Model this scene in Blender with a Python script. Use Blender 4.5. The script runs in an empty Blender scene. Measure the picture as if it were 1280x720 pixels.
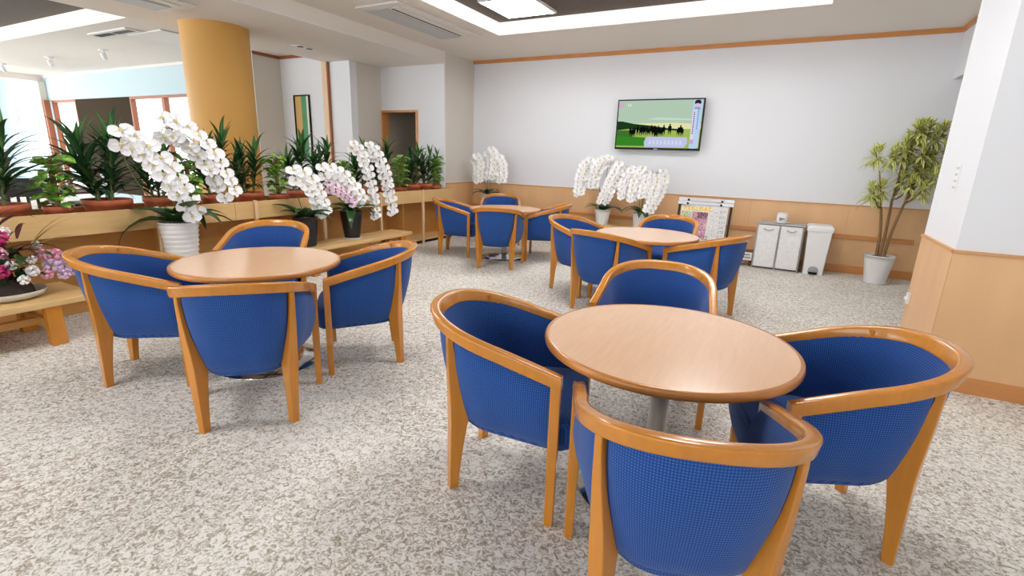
import bpy, math, random
from mathutils import Vector, Matrix
random.seed(7)
PI = math.pi
SC = bpy.context.scene
COL = SC.collection

# ---------------------------------------------------------------- camera, world, lights, exposure
def setup_camera():
    yaw, pitch, roll, f = -0.489542, 0.258495, 0.033296, 619.41
    fwd0 = Vector((math.sin(yaw), math.cos(yaw), 0)); right = Vector((math.cos(yaw), -math.sin(yaw), 0)); up = Vector((0, 0, 1))
    fwd = math.cos(pitch)*fwd0 - math.sin(pitch)*up
    u = math.cos(pitch)*up + math.sin(pitch)*fwd0
    r2 = math.cos(roll)*right + math.sin(roll)*u
    u2 = -math.sin(roll)*right + math.cos(roll)*u
    cd = bpy.data.cameras.new('camera'); cd.sensor_width = 36; cd.lens = 36*f/1280; cd.clip_start = .05
    co = bpy.data.objects.new('camera', cd); COL.objects.link(co)
    m = Matrix((r2, u2, -fwd)).transposed().to_4x4(); m.translation = (0, 0, 1.4)
    co.matrix_world = m
    SC.camera = co
setup_camera()
SC.view_settings.view_transform = 'Standard'
SC.view_settings.look = 'None'
SC.view_settings.gamma = 1
SC.view_settings.use_curve_mapping = False
SC.view_settings.exposure = 0.30
W = bpy.data.worlds.new('world'); SC.world = W; W.use_nodes = True
W.node_tree.nodes['Background'].inputs[0].default_value = (.93, .97, 1, 1)
W.node_tree.nodes['Background'].inputs[1].default_value = 2.2
def area(name, loc, rot, sx, sy, power, col=(1, 1, 1)):
    l = bpy.data.lights.new(name, 'AREA'); l.shape = 'RECTANGLE'; l.size = sx; l.size_y = sy; l.energy = power; l.color = col
    o = bpy.data.objects.new(name, l); COL.objects.link(o); o.location = loc; o.rotation_euler = rot
    return o
DAY = (.90, .95, 1)
area('daylight_lounge_window', (-1.2, -4.35, 1.75), (PI/2, 0, 0), 7.0, 1.8, 55, DAY)
area('daylight_lobby_window', (-13.5, -4.35, 1.5), (PI/2, 0, 0), 11, 2.3, 260, DAY)
area('daylight_lobby_end_window', (-19.8, .5, 1.6), (PI/2, 0, -PI/2), 8, 2.3, 330, DAY)

# ---------------------------------------------------------------- materials
def lin(c):
    return tuple((x/12.92 if x <= .04045 else ((x+.055)/1.055)**2.4) for x in (v/255 for v in c)) + (1,)
def mat(name, rgb, rough=.5, metal=0, coat=0, var=0, vscale=(8, 8, 8), bump=0, bscale=60, spec=.5, emit=0, coord='Object'):
    m = bpy.data.materials.new(name); m.use_nodes = True; nt = m.node_tree; b = nt.nodes['Principled BSDF']
    c = lin(rgb)
    b.inputs['Base Color'].default_value = c; b.inputs['Roughness'].default_value = rough; b.inputs['Metallic'].default_value = metal
    b.inputs['Coat Weight'].default_value = coat; b.inputs['Coat Roughness'].default_value = .12
    b.inputs['Specular IOR Level'].default_value = spec
    if emit:
        b.inputs['Emission Color'].default_value = c; b.inputs['Emission Strength'].default_value = emit
    tc = nt.nodes.new('ShaderNodeTexCoord')
    if var:
        mp = nt.nodes.new('ShaderNodeMapping'); mp.inputs['Scale'].default_value = vscale
        n = nt.nodes.new('ShaderNodeTexNoise'); n.inputs['Scale'].default_value = 1; n.inputs['Detail'].default_value = 4
        mr = nt.nodes.new('ShaderNodeMapRange'); mr.inputs['From Min'].default_value = .25; mr.inputs['From Max'].default_value = .75
        mr.inputs['To Min'].default_value = 1-var; mr.inputs['To Max'].default_value = 1+var*.6
        mx = nt.nodes.new('ShaderNodeMix'); mx.data_type = 'RGBA'; mx.blend_type = 'MULTIPLY'; mx.inputs[0].default_value = 1
        mx.inputs[6].default_value = c
        L = nt.links.new
        L(tc.outputs[coord], mp.inputs[0]); L(mp.outputs[0], n.inputs['Vector']); L(n.outputs['Fac'], mr.inputs[0])
        L(mr.outputs[0], mx.inputs[7]); L(mx.outputs[2], b.inputs['Base Color'])
    if bump:
        n2 = nt.nodes.new('ShaderNodeTexNoise'); n2.inputs['Scale'].default_value = bscale; n2.inputs['Detail'].default_value = 3
        bp = nt.nodes.new('ShaderNodeBump'); bp.inputs['Strength'].default_value = bump; bp.inputs['Distance'].default_value = .01
        nt.links.new(tc.outputs[coord], n2.inputs['Vector']); nt.links.new(n2.outputs['Fac'], bp.inputs['Height']); nt.links.new(bp.outputs[0], b.inputs['Normal'])
    return m
def emis(name, rgb, s):
    m = bpy.data.materials.new(name); m.use_nodes = True; nt = m.node_tree; nt.nodes.clear()
    e = nt.nodes.new('ShaderNodeEmission'); e.inputs[0].default_value = lin(rgb); e.inputs[1].default_value = s
    o = nt.nodes.new('ShaderNodeOutputMaterial'); nt.links.new(e.outputs[0], o.inputs[0]); return m

def carpet_mat():
    m = bpy.data.materials.new('speckled_carpet'); m.use_nodes = True; nt = m.node_tree; b = nt.nodes['Principled BSDF']; N = nt.nodes.new; L = nt.links.new
    tc = N('ShaderNodeTexCoord')
    n1 = N('ShaderNodeTexNoise'); n1.inputs['Scale'].default_value = 40; n1.inputs['Detail'].default_value = 3.5; n1.inputs['Roughness'].default_value = .68; n1.inputs['Distortion'].default_value = 1.3
    n2 = N('ShaderNodeTexNoise'); n2.inputs['Scale'].default_value = 110; n2.inputs['Detail'].default_value = 2
    n3 = N('ShaderNodeTexNoise'); n3.inputs['Scale'].default_value = 1.1; n3.inputs['Detail'].default_value = 3
    ad = N('ShaderNodeMath'); ad.operation = 'MULTIPLY_ADD'; ad.inputs[1].default_value = .25
    L(tc.outputs['Object'], n1.inputs['Vector']); L(tc.outputs['Object'], n2.inputs['Vector']); L(tc.outputs['Object'], n3.inputs['Vector'])
    L(n2.outputs['Fac'], ad.inputs[0]); L(n1.outputs['Fac'], ad.inputs[2])
    a2 = N('ShaderNodeMath'); a2.operation = 'MULTIPLY_ADD'; a2.inputs[1].default_value = .16
    L(n3.outputs['Fac'], a2.inputs[0]); L(ad.outputs[0], a2.inputs[2])
    r = N('ShaderNodeValToRGB'); e = r.color_ramp.elements
    e[0].position = .53; e[0].color = lin((158, 145, 127)); e[1].position = .77; e[1].color = lin((240, 236, 229))
    k = e.new(.63); k.color = lin((190, 179, 164)); k = e.new(.68); k.color = lin((214, 207, 197))
    L(a2.outputs[0], r.inputs[0]); L(r.outputs[0], b.inputs['Base Color'])
    b.inputs['Roughness'].default_value = .95; b.inputs['Specular IOR Level'].default_value = .1
    bp = N('ShaderNodeBump'); bp.inputs['Strength'].default_value = .5; bp.inputs['Distance'].default_value = .012
    L(ad.outputs[0], bp.inputs['Height']); L(bp.outputs[0], b.inputs['Normal'])
    return m
def fabric_mat():
    m = bpy.data.materials.new('blue_waffle_fabric'); m.use_nodes = True; nt = m.node_tree; b = nt.nodes['Principled BSDF']; N = nt.nodes.new; L = nt.links.new
    tc = N('ShaderNodeTexCoord'); sx = N('ShaderNodeSeparateXYZ'); L(tc.outputs['UV'], sx.inputs[0])
    def wave(out):
        a = N('ShaderNodeMath'); a.operation = 'MULTIPLY'; a.inputs[1].default_value = 2*PI/.0085; L(out, a.inputs[0])
        s = N('ShaderNodeMath'); s.operation = 'SINE'; L(a.outputs[0], s.inputs[0])
        k = N('ShaderNodeMath'); k.operation = 'MULTIPLY_ADD'; k.inputs[1].default_value = .5; k.inputs[2].default_value = .5; L(s.outputs[0], k.inputs[0]); return k.outputs[0]
    p = N('ShaderNodeMath'); p.operation = 'MULTIPLY'; L(wave(sx.outputs[0]), p.inputs[0]); L(wave(sx.outputs[1]), p.inputs[1])
    r = N('ShaderNodeValToRGB'); e = r.color_ramp.elements
    e[0].position = .05; e[0].color = lin((28, 68, 134)); e[1].position = .75; e[1].color = lin((60, 106, 180))
    L(p.outputs[0], r.inputs[0]); L(r.outputs[0], b.inputs['Base Color'])
    b.inputs['Roughness'].default_value = .85; b.inputs['Specular IOR Level'].default_value = .2
    b.inputs['Sheen Weight'].default_value = .15
    bp = N('ShaderNodeBump'); bp.inputs['Strength'].default_value = .35; bp.inputs['Distance'].default_value = .003
    L(p.outputs[0], bp.inputs['Height']); L(bp.outputs[0], b.inputs['Normal'])
    return m
def speckle_mat(name, a, bcol, scale=60, rough=.5):
    m = bpy.data.materials.new(name); m.use_nodes = True; nt = m.node_tree; b = nt.nodes['Principled BSDF']; N = nt.nodes.new; L = nt.links.new
    tc = N('ShaderNodeTexCoord'); n = N('ShaderNodeTexNoise'); n.inputs['Scale'].default_value = scale; n.inputs['Detail'].default_value = 4
    r = N('ShaderNodeValToRGB'); e = r.color_ramp.elements; e[0].position = .4; e[0].color = lin(a); e[1].position = .6; e[1].color = lin(bcol)
    L(tc.outputs['Object'], n.inputs['Vector']); L(n.outputs['Fac'], r.inputs[0]); L(r.outputs[0], b.inputs['Base Color']); b.inputs['Roughness'].default_value = rough
    return m
def stripe_leaf_mat(name, mid, edge, rough=.45, sharp=(.25, .36)):
    # colour runs across the leaf blade (uv x: 0 .. 1 from edge to edge)
    m = bpy.data.materials.new(name); m.use_nodes = True; nt = m.node_tree; b = nt.nodes['Principled BSDF']; N = nt.nodes.new; L = nt.links.new
    tc = N('ShaderNodeTexCoord'); s = N('ShaderNodeSeparateXYZ'); L(tc.outputs['UV'], s.inputs[0])
    a = N('ShaderNodeMath'); a.operation = 'SUBTRACT'; a.inputs[1].default_value = .5; L(s.outputs[0], a.inputs[0])
    c = N('ShaderNodeMath'); c.operation = 'ABSOLUTE'; L(a.outputs[0], c.inputs[0])
    r = N('ShaderNodeValToRGB'); e = r.color_ramp.elements; e[0].position = sharp[0]; e[0].color = lin(mid); e[1].position = sharp[1]; e[1].color = lin(edge)
    L(c.outputs[0], r.inputs[0]); L(r.outputs[0], b.inputs['Base Color']); b.inputs['Roughness'].default_value = rough
    return m

M = dict(
    carpet=carpet_mat(), fabric=fabric_mat(),
    wood=mat('honey_lacquered_wood', (206, 133, 40), .26, coat=.5, var=.10, vscale=(40, 40, 5)),
    welt=mat('navy_welt', (20, 40, 104), .8),
    under=mat('black_underside', (24, 24, 30), .9),
    ttop=mat('peach_laminate', (238, 194, 158), .22, coat=.5, var=.05, vscale=(60, 6, 6)),
    tedge=mat('table_edge_wood', (200, 130, 58), .3, coat=.4, var=.08, vscale=(10, 10, 60)),
    chrome=mat('chrome', (210, 212, 215), .12, 1), steel=mat('brushed_steel', (188, 186, 182), .35, 1, var=.15, vscale=(120, 120, 2)),
    wall=mat('wallpaper', (237, 239, 243), .85, bump=.12, bscale=160, spec=.2),
    wallshade=mat('shaded_wallpaper', (222, 216, 206), .85, bump=.12, bscale=160, spec=.2),  # duller wallpaper: weaker light on side-facing walls is put into its colour
    ceil=mat('ceiling_board', (240, 234, 227), .9, bump=.08, bscale=200, spec=.15),
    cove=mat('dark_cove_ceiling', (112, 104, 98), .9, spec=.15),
    white=mat('white_paint', (240, 240, 240), .6),
    wains=mat('maple_veneer', (234, 188, 138), .45, coat=.1, var=.07, vscale=(5, 5, 1.2)),
    trim=mat('orange_wood_trim', (214, 146, 84), .42, coat=.15, var=.08, vscale=(6, 6, 40)),
    capwood=mat('cap_wood', (216, 160, 106), .45, var=.06, vscale=(5, 5, 30)),
    plwood=mat('planter_ash_wood', (224, 186, 128), .45, coat=.1, var=.08, vscale=(30, 2.5, 30)),
    plback=mat('planter_back_wood', (212, 160, 92), .5, var=.08, vscale=(3, 3, 20)),
    post=mat('pale_post_wood', (233, 200, 158), .5, var=.06, vscale=(30, 30, 4)),
    column=mat('ochre_column_paint', (216, 164, 84), .55, bump=.05, bscale=120),
    brownframe=mat('brown_window_frame', (160, 92, 58), .5), darkpanel=mat('dark_brown_panel', (58, 46, 28), .8, spec=.1),
    lintel=mat('pale_blue_lintel', (190, 212, 218), .7), pinkish=mat('pale_rose_blind', (245, 226, 222), .8),
    terra=mat('terracotta', (196, 104, 68), .7, var=.12, vscale=(20, 20, 20)), whitepot=mat('white_glazed_pot', (242, 242, 240), .3, coat=.3),
    blackpot=mat('black_plastic_pot', (22, 22, 24), .35), soil=mat('soil', (70, 52, 38), .95, bump=.6, bscale=90),
    dleaf=stripe_leaf_mat('dracaena_leaf', (40, 84, 42), (26, 60, 32), .35), lleaf=stripe_leaf_mat('light_dracaena_leaf', (76, 128, 58), (42, 92, 46), .4),
    pleaf=speckle_mat('pothos_leaf', (84, 156, 44), (190, 222, 110), 26, .35), oleaf=stripe_leaf_mat('orchid_leaf', (40, 76, 36), (48, 86, 42), .3),
    sleaf=stripe_leaf_mat('song_of_india_leaf', (156, 172, 68), (244, 244, 164), .45, (.13, .22)),
    rleaf=stripe_leaf_mat('bronze_leaf', (92, 40, 40), (66, 34, 36), .4), gleaf=stripe_leaf_mat('straw_leaf', (170, 140, 70), (132, 124, 60), .5),
    stem=mat('green_stem', (98, 112, 56), .6), bark=mat('grey_brown_bark', (146, 112, 74), .85, var=.2, vscale=(40, 40, 90)),
    petal=mat('white_petal', (250, 249, 250), .6), lip=mat('orchid_lip', (226, 214, 150), .6), pinkpetal=mat('pink_tinged_petal', (244, 218, 234), .6), pinklip=mat('pink_lip', (186, 84, 140), .6),
    magenta=mat('magenta_petal', (214, 52, 122), .6), pinkf=mat('pale_pink_petal', (240, 172, 196), .6), lilac=mat('lilac_petal', (220, 196, 226), .6),
    dish=mat('stone_glaze', (206, 200, 186), .5, var=.12, vscale=(20, 20, 20)), drift=mat('dark_driftwood', (62, 50, 44), .9, bump=.8, bscale=40),
    black=mat('black_plastic', (10, 10, 12), .45, spec=.3), blackmetal=mat('black_metal', (28, 28, 30), .4, .3), silver=mat('silver_bar', (206, 208, 212), .3, .8),
    greyframe=mat('grey_cabinet_frame', (176, 176, 176), .45), cabdoor=speckle_mat('mottled_white_door', (240, 240, 239), (247, 247, 246), 40, .4),
    binw=mat('white_bin_plastic', (244, 244, 244), .4), bingrey=mat('grey_pedal_plastic', (178, 178, 180), .5), porcelain=mat('porcelain', (246, 246, 246), .2, coat=.4),
    paper=mat('newsprint', (232, 230, 226), .9), motif=mat('grey_motif', (110, 110, 114), .7), darkwood=mat('dark_brown_wood', (96, 58, 40), .5, var=.15, vscale=(6, 40, 40)),
    acgrey=mat('ac_grille_grey', (200, 203, 206), .5), acwhite=mat('ac_panel_white', (232, 230, 226), .5),
    panel=emis('light_panel_glow', (253, 252, 252), 20), coveglow=emis('cove_painted_glow', (255, 249, 238), 1.0),  # second one: cove lighting put into the side faces as emission
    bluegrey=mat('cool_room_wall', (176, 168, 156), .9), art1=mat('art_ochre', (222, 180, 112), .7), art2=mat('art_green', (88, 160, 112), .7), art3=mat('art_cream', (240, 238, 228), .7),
    pic=speckle_mat('picture_print', (150, 160, 190), (222, 200, 204), 9, .5), glass=mat('frame_glass_white', (238, 244, 246), .3),
)

# ---------------------------------------------------------------- mesh helpers
class MB:
    def __init__(s): s.v = []; s.f = []; s.uv = {}; s.mi = {}; s.smooth = set()
    def add(s, vs, fs, uvs=None, mi=0, smooth=False):
        o = len(s.v); s.v += [tuple(v) for v in vs]
        for i, f in enumerate(fs):
            k = len(s.f); s.f.append(tuple(a+o for a in f)); s.mi[k] = mi
            if smooth: s.smooth.add(k)
            if uvs: s.uv[k] = [uvs[a] for a in f]
        return s
    def box(s, x0, x1, y0, y1, z0, z1, mi=0):
        vs = [(x, y, z) for z in (z0, z1) for y in (y0, y1) for x in (x0, x1)]
        return s.add(vs, [(0, 2, 3, 1), (4, 5, 7, 6), (0, 1, 5, 4), (2, 6, 7, 3), (0, 4, 6, 2), (1, 3, 7, 5)], mi=mi)
    def grid(s, rows, closed_u=False, uvs=None, mi=0, smooth=True):
        n = len(rows[0]); vs = [p for r in rows for p in r]; fs = []
        for i in range(len(rows)-1):
            for j in range(n if closed_u else n-1):
                a = i*n+j; b = i*n+(j+1) % n; fs.append((a, b, b+n, a+n))
        uu = [u for r in uvs for u in r] if uvs else None
        return s.add(vs, fs, uu, mi, smooth)
    def lathe(s, prof, seg=32, c=(0, 0, 0), mi=0, cap=True, smooth=True):
        rows = [[(c[0]+r*math.cos(2*PI*k/seg), c[1]+r*math.sin(2*PI*k/seg), c[2]+z) for k in range(seg)] for r, z in prof]
        s.grid(rows, True, mi=mi, smooth=smooth)
        if cap:
            for row, rev in ((rows[0], True), (rows[-1], False)):
                s.add(row, [tuple(range(seg))[::-1] if rev else tuple(range(seg))], mi=mi)
        return s
    def tube(s, pts, rad, seg=8, mi=0, cap=True):
        pts = [Vector(p) for p in pts]; n = len(pts); rows = []; ref = None
        for i, p in enumerate(pts):
            t = (pts[min(i+1, n-1)]-pts[max(i-1, 0)]).normalized()
            if ref is None: ref = Vector((0, 0, 1)) if abs(t.z) < .9 else Vector((1, 0, 0))
            a = t.cross(ref).normalized(); b = a.cross(t).normalized(); ref = b
            r = rad[i] if isinstance(rad, (list, tuple)) else rad
            rows.append([p+a*(r*math.cos(2*PI*k/seg))+b*(r*math.sin(2*PI*k/seg)) for k in range(seg)])
        s.grid(rows, True, mi=mi)
        if cap: s.add(rows[0], [tuple(range(seg))], mi=mi); s.add(rows[-1], [tuple(range(seg))[::-1]], mi=mi)
        return s
    def mesh(s, name, mats):
        me = bpy.data.meshes.new(name); me.from_pydata(s.v, [], s.f)
        for m in (mats if isinstance(mats, (list, tuple)) else [mats]): me.materials.append(m)
        for i, p in enumerate(me.polygons): p.material_index = s.mi.get(i, 0); p.use_smooth = i in s.smooth
        if s.uv:
            ul = me.uv_layers.new(name='UVMap')
            for i, p in enumerate(me.polygons):
                if i in s.uv:
                    for li, uv in zip(p.loop_indices, s.uv[i]): ul.data[li].uv = uv
        me.validate(); me.update(); return me
def link(name, me, parent=None, loc=(0, 0, 0), rot=(0, 0, 0), scale=(1, 1, 1)):
    o = bpy.data.objects.new(name, me); COL.objects.link(o); o.location = loc; o.rotation_euler = rot; o.scale = scale
    if parent: o.parent = parent
    return o
def obj(name, mb, mats, parent=None, loc=(0, 0, 0), rot=(0, 0, 0)): return link(name, mb.mesh(name, mats), parent, loc, rot)
def tag(o, label=None, cat=None, group=None, kind=None):
    if label: o['label'] = label
    if cat: o['category'] = cat
    if group: o['group'] = group
    if kind: o['kind'] = kind
    return o
def thing(name, label, cat, loc=(0, 0, 0), rz=0, group=None):
    o = bpy.data.objects.new(name, None); COL.objects.link(o); o.location = loc; o.rotation_euler = (0, 0, rz); o.empty_display_size = .1
    return tag(o, label, cat, group)
def struct(name, mb, m, parent=None):
    o = obj(name, mb, m, parent)
    if parent is None: o['kind'] = 'structure'
    return o
def bevel(o, w=.004, seg=2):
    b = o.modifiers.new('bevel', 'BEVEL'); b.width = w; b.segments = seg; b.limit_method = 'ANGLE'; b.angle_limit = math.radians(40); return o
def copy_tree(o, parent=None):
    c = o.copy(); COL.objects.link(c); c.parent = parent
    for ch in list(o.children): copy_tree(ch, c)
    return c
def bez(p0, p1, p2, n=12):
    p0, p1, p2 = Vector(p0), Vector(p1), Vector(p2)
    return [(1-t)**2*p0+2*t*(1-t)*p1+t*t*p2 for t in (i/n for i in range(n+1))]

# ================================================================ THE SETTING
XL, YF, ZC = -5.22, 8.08, 3.03
struct('floor', MB().box(-20.4, 3.6, -4.8, 9.4, -.1, 0), M['carpet'])

# --- ceilings: lounge with a recessed cove, lower corridor ceiling, lobby ceiling with a cove
CX0, CX1, CY0, CY1, ZT = -3.83, .14, -2.6, 6.55, 3.19
c = MB(); c.box(XL, CX0, -4.5, YF, ZC, 3.3); c.box(CX1, 3.4, -4.5, YF, ZC, 3.3); c.box(CX0, CX1, CY1, YF, ZC, 3.3); c.box(CX0, CX1, -4.5, CY0, ZC, 3.3)
ceil = struct('ceiling', c, M['ceil'])
obj('cove_ceiling', MB().box(CX0, CX1, CY0, CY1, ZT, 3.29), M['cove'], ceil)
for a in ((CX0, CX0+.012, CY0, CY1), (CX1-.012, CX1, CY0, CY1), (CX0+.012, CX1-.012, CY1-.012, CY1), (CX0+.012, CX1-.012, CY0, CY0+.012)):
    obj('cove_glow_face', MB().box(*a, ZC+.004, ZT), M['coveglow'], ceil)  # side faces made to glow, imitating light from hidden strips
cc = struct('ceiling_corridor', MB().box(-7.13, XL, -4.5, 7.2, 2.845, 3.3), M['ceil'])
obj('edge_bead', MB().box(-7.15, -7.13, -4.5, 6.44, 2.845, 2.865), M['white'], cc)
obj('edge_bead', MB().box(XL, XL+.012, -4.5, 7.2, 2.845, 2.857), M['white'], cc)
LX0, LX1, LY0, LY1 = -15.5, -7.4, -2.5, 3.87
c = MB(); c.box(-20, LX0, -4.5, 6.4, 3.0, 3.3); c.box(LX1, -7.13, -4.5, 6.6, 3.0, 3.3); c.box(LX0, LX1, LY1, 6.6, 3.0, 3.3); c.box(LX0, LX1, -4.5, LY0, 3.0, 3.3)
cl = struct('ceiling_lobby', c, M['ceil'])
obj('cove_ceiling', MB().box(LX0, LX1, LY0, LY1, 3.2, 3.29), M['cove'], cl)
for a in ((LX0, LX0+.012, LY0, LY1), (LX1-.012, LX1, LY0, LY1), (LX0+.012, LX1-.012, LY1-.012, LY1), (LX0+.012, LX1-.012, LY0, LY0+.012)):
    obj('cove_glow_face', MB().box(*a, 3.004, 3.2), M['coveglow'], cl)  # lobby cove sides glow by their material, no strip lamp behind

# --- walls
def wainscot(parent, axis, fixed, sign, a, b, zt=.925, rail=None, base=.11):
    """wood panels, cap and baseboard in front of a wall; axis 'x' runs along X at y=fixed, 'y' along Y at x=fixed; sign = direction it faces"""
    n = max(1, round((b-a)/1.22)); w = (b-a)/n
    def bx(p0, p1, d0, d1, z0, z1):
        q0, q1 = sorted((fixed+sign*d0, fixed+sign*d1))
        return MB().box(p0, p1, q0, q1, z0, z1) if axis == 'x' else MB().box(q0, q1, p0, p1, z0, z1)
    for i in range(n):
        obj('wood_panel', bx(a+i*w+.0015, a+(i+1)*w-.0015, 0, .012, base, zt-.02), M['wains'], parent)
    obj('panel_backing', bx(a, b, 0, .008, 0, zt-.02), M['trim'], parent)
    obj('cap_moulding', bx(a, b, 0, .02, zt-.018, zt), M['capwood'], parent)
    obj('skirting', bx(a, b, 0, .02, 0, base), M['trim'], parent)
    if rail: bevel(obj('chair_rail', bx(a, rail, .012, .035, .47, .525), M['trim'], parent), .004)
wf = struct('wall_far', MB().box(-5.4, 3.4, YF, YF+.15, 0, 3.3), M['wall'])
wainscot(wf, 'x', YF, -1, XL, 3.2, rail=1.56)
struct('trim_1', MB().box(XL, 1.56, YF-.03, YF, ZC-.055, ZC), M['trim'])
wl = struct('wall_left', MB().box(XL-.15, XL, 7.2, YF, 0, 3.3), M['wallshade'])
wainscot(wl, 'y', XL, 1, 7.2, YF-.025)
# wall with the doorway behind the planter
c = MB(); c.box(-5.78, XL-.15, 7.17, 7.29, 0, 2.845); c.box(-6.6, -5.78, 7.17, 7.29, 2.13, 2.845); c.box(XL-.15, XL, 7.17, 7.2, 0, 2.845)
struct('wall_doorway', c, M['wall'])
c = MB(); c.box(-5.815, -5.78, 7.15, 7.31, 0, 2.13); c.box(-6.6, -6.565, 7.15, 7.31, 0, 2.13); c.box(-6.565, -5.815, 7.15, 7.31, 2.095, 2.13)
struct('door_1', c, M['trim'])
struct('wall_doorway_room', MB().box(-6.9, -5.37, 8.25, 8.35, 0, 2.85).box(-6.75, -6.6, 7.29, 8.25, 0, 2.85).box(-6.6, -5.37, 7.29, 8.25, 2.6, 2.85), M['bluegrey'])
struct('wall_return', MB().box(-6.76, -6.6, 6.59, 7.29, 0, 2.845), M['wallshade'])
struct('wall_picture', MB().box(-8.3, -6.6, 6.44, 6.59, 0, 2.844).box(-8.3, -7.14, 6.44, 6.59, 2.844, 3.0), M['wall'])
bevel(struct('trim_2', MB().box(-7.2, -7.06, 6.40, 6.44, 0, 2.845), M['brownframe']), .004)
obj('trim_post_face', MB().box(-7.2, -7.085, 6.392, 6.40, 0, 2.845), M['post'], bpy.data.objects['trim_2'])
struct('wall_nook', MB().box(-8.45, -8.3, 5.9, 6.59, 0, 3.0), M['wallshade'])
struct('trim_3', MB().box(-8.3, -8.28, 5.9, 6.44, 2.95, 3.0).box(-8.28, -7.14, 6.42, 6.44, 2.95, 3.0), M['brownframe'])
# lobby back wall: lintel over tall windows with brown frames
wb = struct('wall_lobby_back', MB().box(-17, -8.45, 6.15, 6.3, 2.41, 3.0).box(-10.3, -8.45, 6.15, 6.3, 0, 2.41).box(-17, -10.3, 6.15, 6.3, 0, .25), M['lintel'])
obj('lintel_bead', MB().box(-17, -8.45, 6.13, 6.15, 2.95, 3.0), M['pinkish'], wb)
def window(n, x0, x1, y, z0, z1, m=None, nm=2):
    fr = MB(); w = .05
    fr.box(x0, x0+w, y-.05, y+.05, z0, z1); fr.box(x1-w, x1, y-.05, y+.05, z0, z1); fr.box(x0+w, x1-w, y-.05, y+.05, z0, z0+w); fr.box(x0+w, x1-w, y-.05, y+.05, z1-w, z1)
    o = struct('window_%d' % n, fr, m or M['brownframe'])
    for k in range(1, nm):
        xm = x0+(x1-x0)*k/nm; obj('mullion', MB().box(xm-.02, xm+.02, y-.03, y+.03, z0+w, z1-w), m or M['brownframe'], o)
    return o
window(1, -16.75, -15.5, 6.22, .25, 2.41, nm=1)
window(2, -13.0, -11.7, 6.22, .25, 2.41, nm=1)
window(3, -11.7, -10.3, 6.22, .25, 2.41, nm=1)
struct('door_2', MB().box(-15.5, -13.0, 6.18, 6.26, .25, 2.41), M['darkpanel'])
beam = struct('trim_4', MB().box(-17.2, -16.98, -4.5, 6.15, 2.86, 3.0), M['ceil'])
struct('trim_5', MB().box(-17.2, -16.86, 6.0, 6.14, 0, 2.86), M['wallshade'])
obj('post_edge', MB().box(-16.86, -16.78, 6.02, 6.14, 0, 2.41), M['brownframe'], bpy.data.objects['trim_5'])
struct('wall_lobby_side', MB().box(-20.2, -17, 6.15, 6.3, 0, 3.0), M['lintel'])
# outer walls behind the photographer, with the windows that light the place
def wall_with_windows(name, y, holes, x0, x1, m):
    c = MB(); xs = x0
    for a, b, z0, z1 in holes:
        c.box(xs, a, y-.15, y, 0, 3.3); c.box(a, b, y-.15, y, 0, z0); c.box(a, b, y-.15, y, z1, 3.3); xs = b
    c.box(xs, x1, y-.15, y, 0, 3.3); return struct(name, c, m)
wall_with_windows('wall_back', -4.5, [(-19, -8, .3, 2.7), (-4.8, 2.4, .8, 2.7)], -20.2, 3.4, M['wall'])
window(4, -19, -8, -4.57, .3, 2.7, M['white'], 8)
window(5, -4.8, 2.4, -4.57, .8, 2.7, M['white'], 5)
c = MB(); c.box(-20.2, -20.05, -4.5, -3.6, 0, 3.3); c.box(-20.2, -20.05, 4.6, 6.2, 0, 3.3); c.box(-20.2, -20.05, -3.6, 4.6, 0, .3); c.box(-20.2, -20.05, -3.6, 4.6, 2.8, 3.3)
struct('wall_lobby_end', c, M['wall'])
struct('wall_right', MB().box(3.2, 3.35, -4.5, YF, 0, 3.3), M['wall'])
# pillar with panelled foot, and the dropped soffit behind it
pl = struct('wall_pillar', MB().box(1.0, 3.2, 4.05, 4.9, 0, 3.03), M['wall'])
wainscot(pl, 'x', 4.05, -1, 1.0-.012, 3.2)
wainscot(pl, 'y', 1.0, -1, 4.05, 4.9)
struct('wall_soffit', MB().box(1.56, 3.2, 4.9, YF, 2.46, 3.03), M['wall'])
struct('trim_6', MB().box(1.53, 1.56, 4.9, YF-.03, ZC-.055, ZC), M['trim'])

# ================================================================ CEILING FITTINGS
def light_panel(x, y, label):
    t = thing('ceiling_light', label, 'light', (x, y, ZT-.03), 0, 'square light panels in the ceiling cove')
    fr = MB(); a, b = .345, .385
    fr.box(-a, -a+.02, -b, b, 0, .03); fr.box(a-.02, a, -b, b, 0, .03); fr.box(-a+.02, a-.02, -b, -b+.02, 0, .03); fr.box(-a+.02, a-.02, b-.02, b, 0, .03)
    obj('frame', fr, M['white'], t); obj('diffuser', MB().box(-a+.02, a-.02, -b+.02, b-.02, .002, .02), M['panel'], t)
light_panel(-.55, 5.85, 'added unseen light panel of the ceiling recess above the newspaper rack')  # out-of-view panel added to brighten the far wall
light_panel(-3.2, 5.92, 'glowing square light panel in the dark ceiling recess above the far tables')
for x, y, w in ((-3.2, 3.2, 'above the left round table'), (-.55, 3.2, 'above the near round table'), (-3.2, .4, 'over the carpet left of the photographer')):
    light_panel(x, y, 'square light panel of the ceiling recess ' + w)
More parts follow.
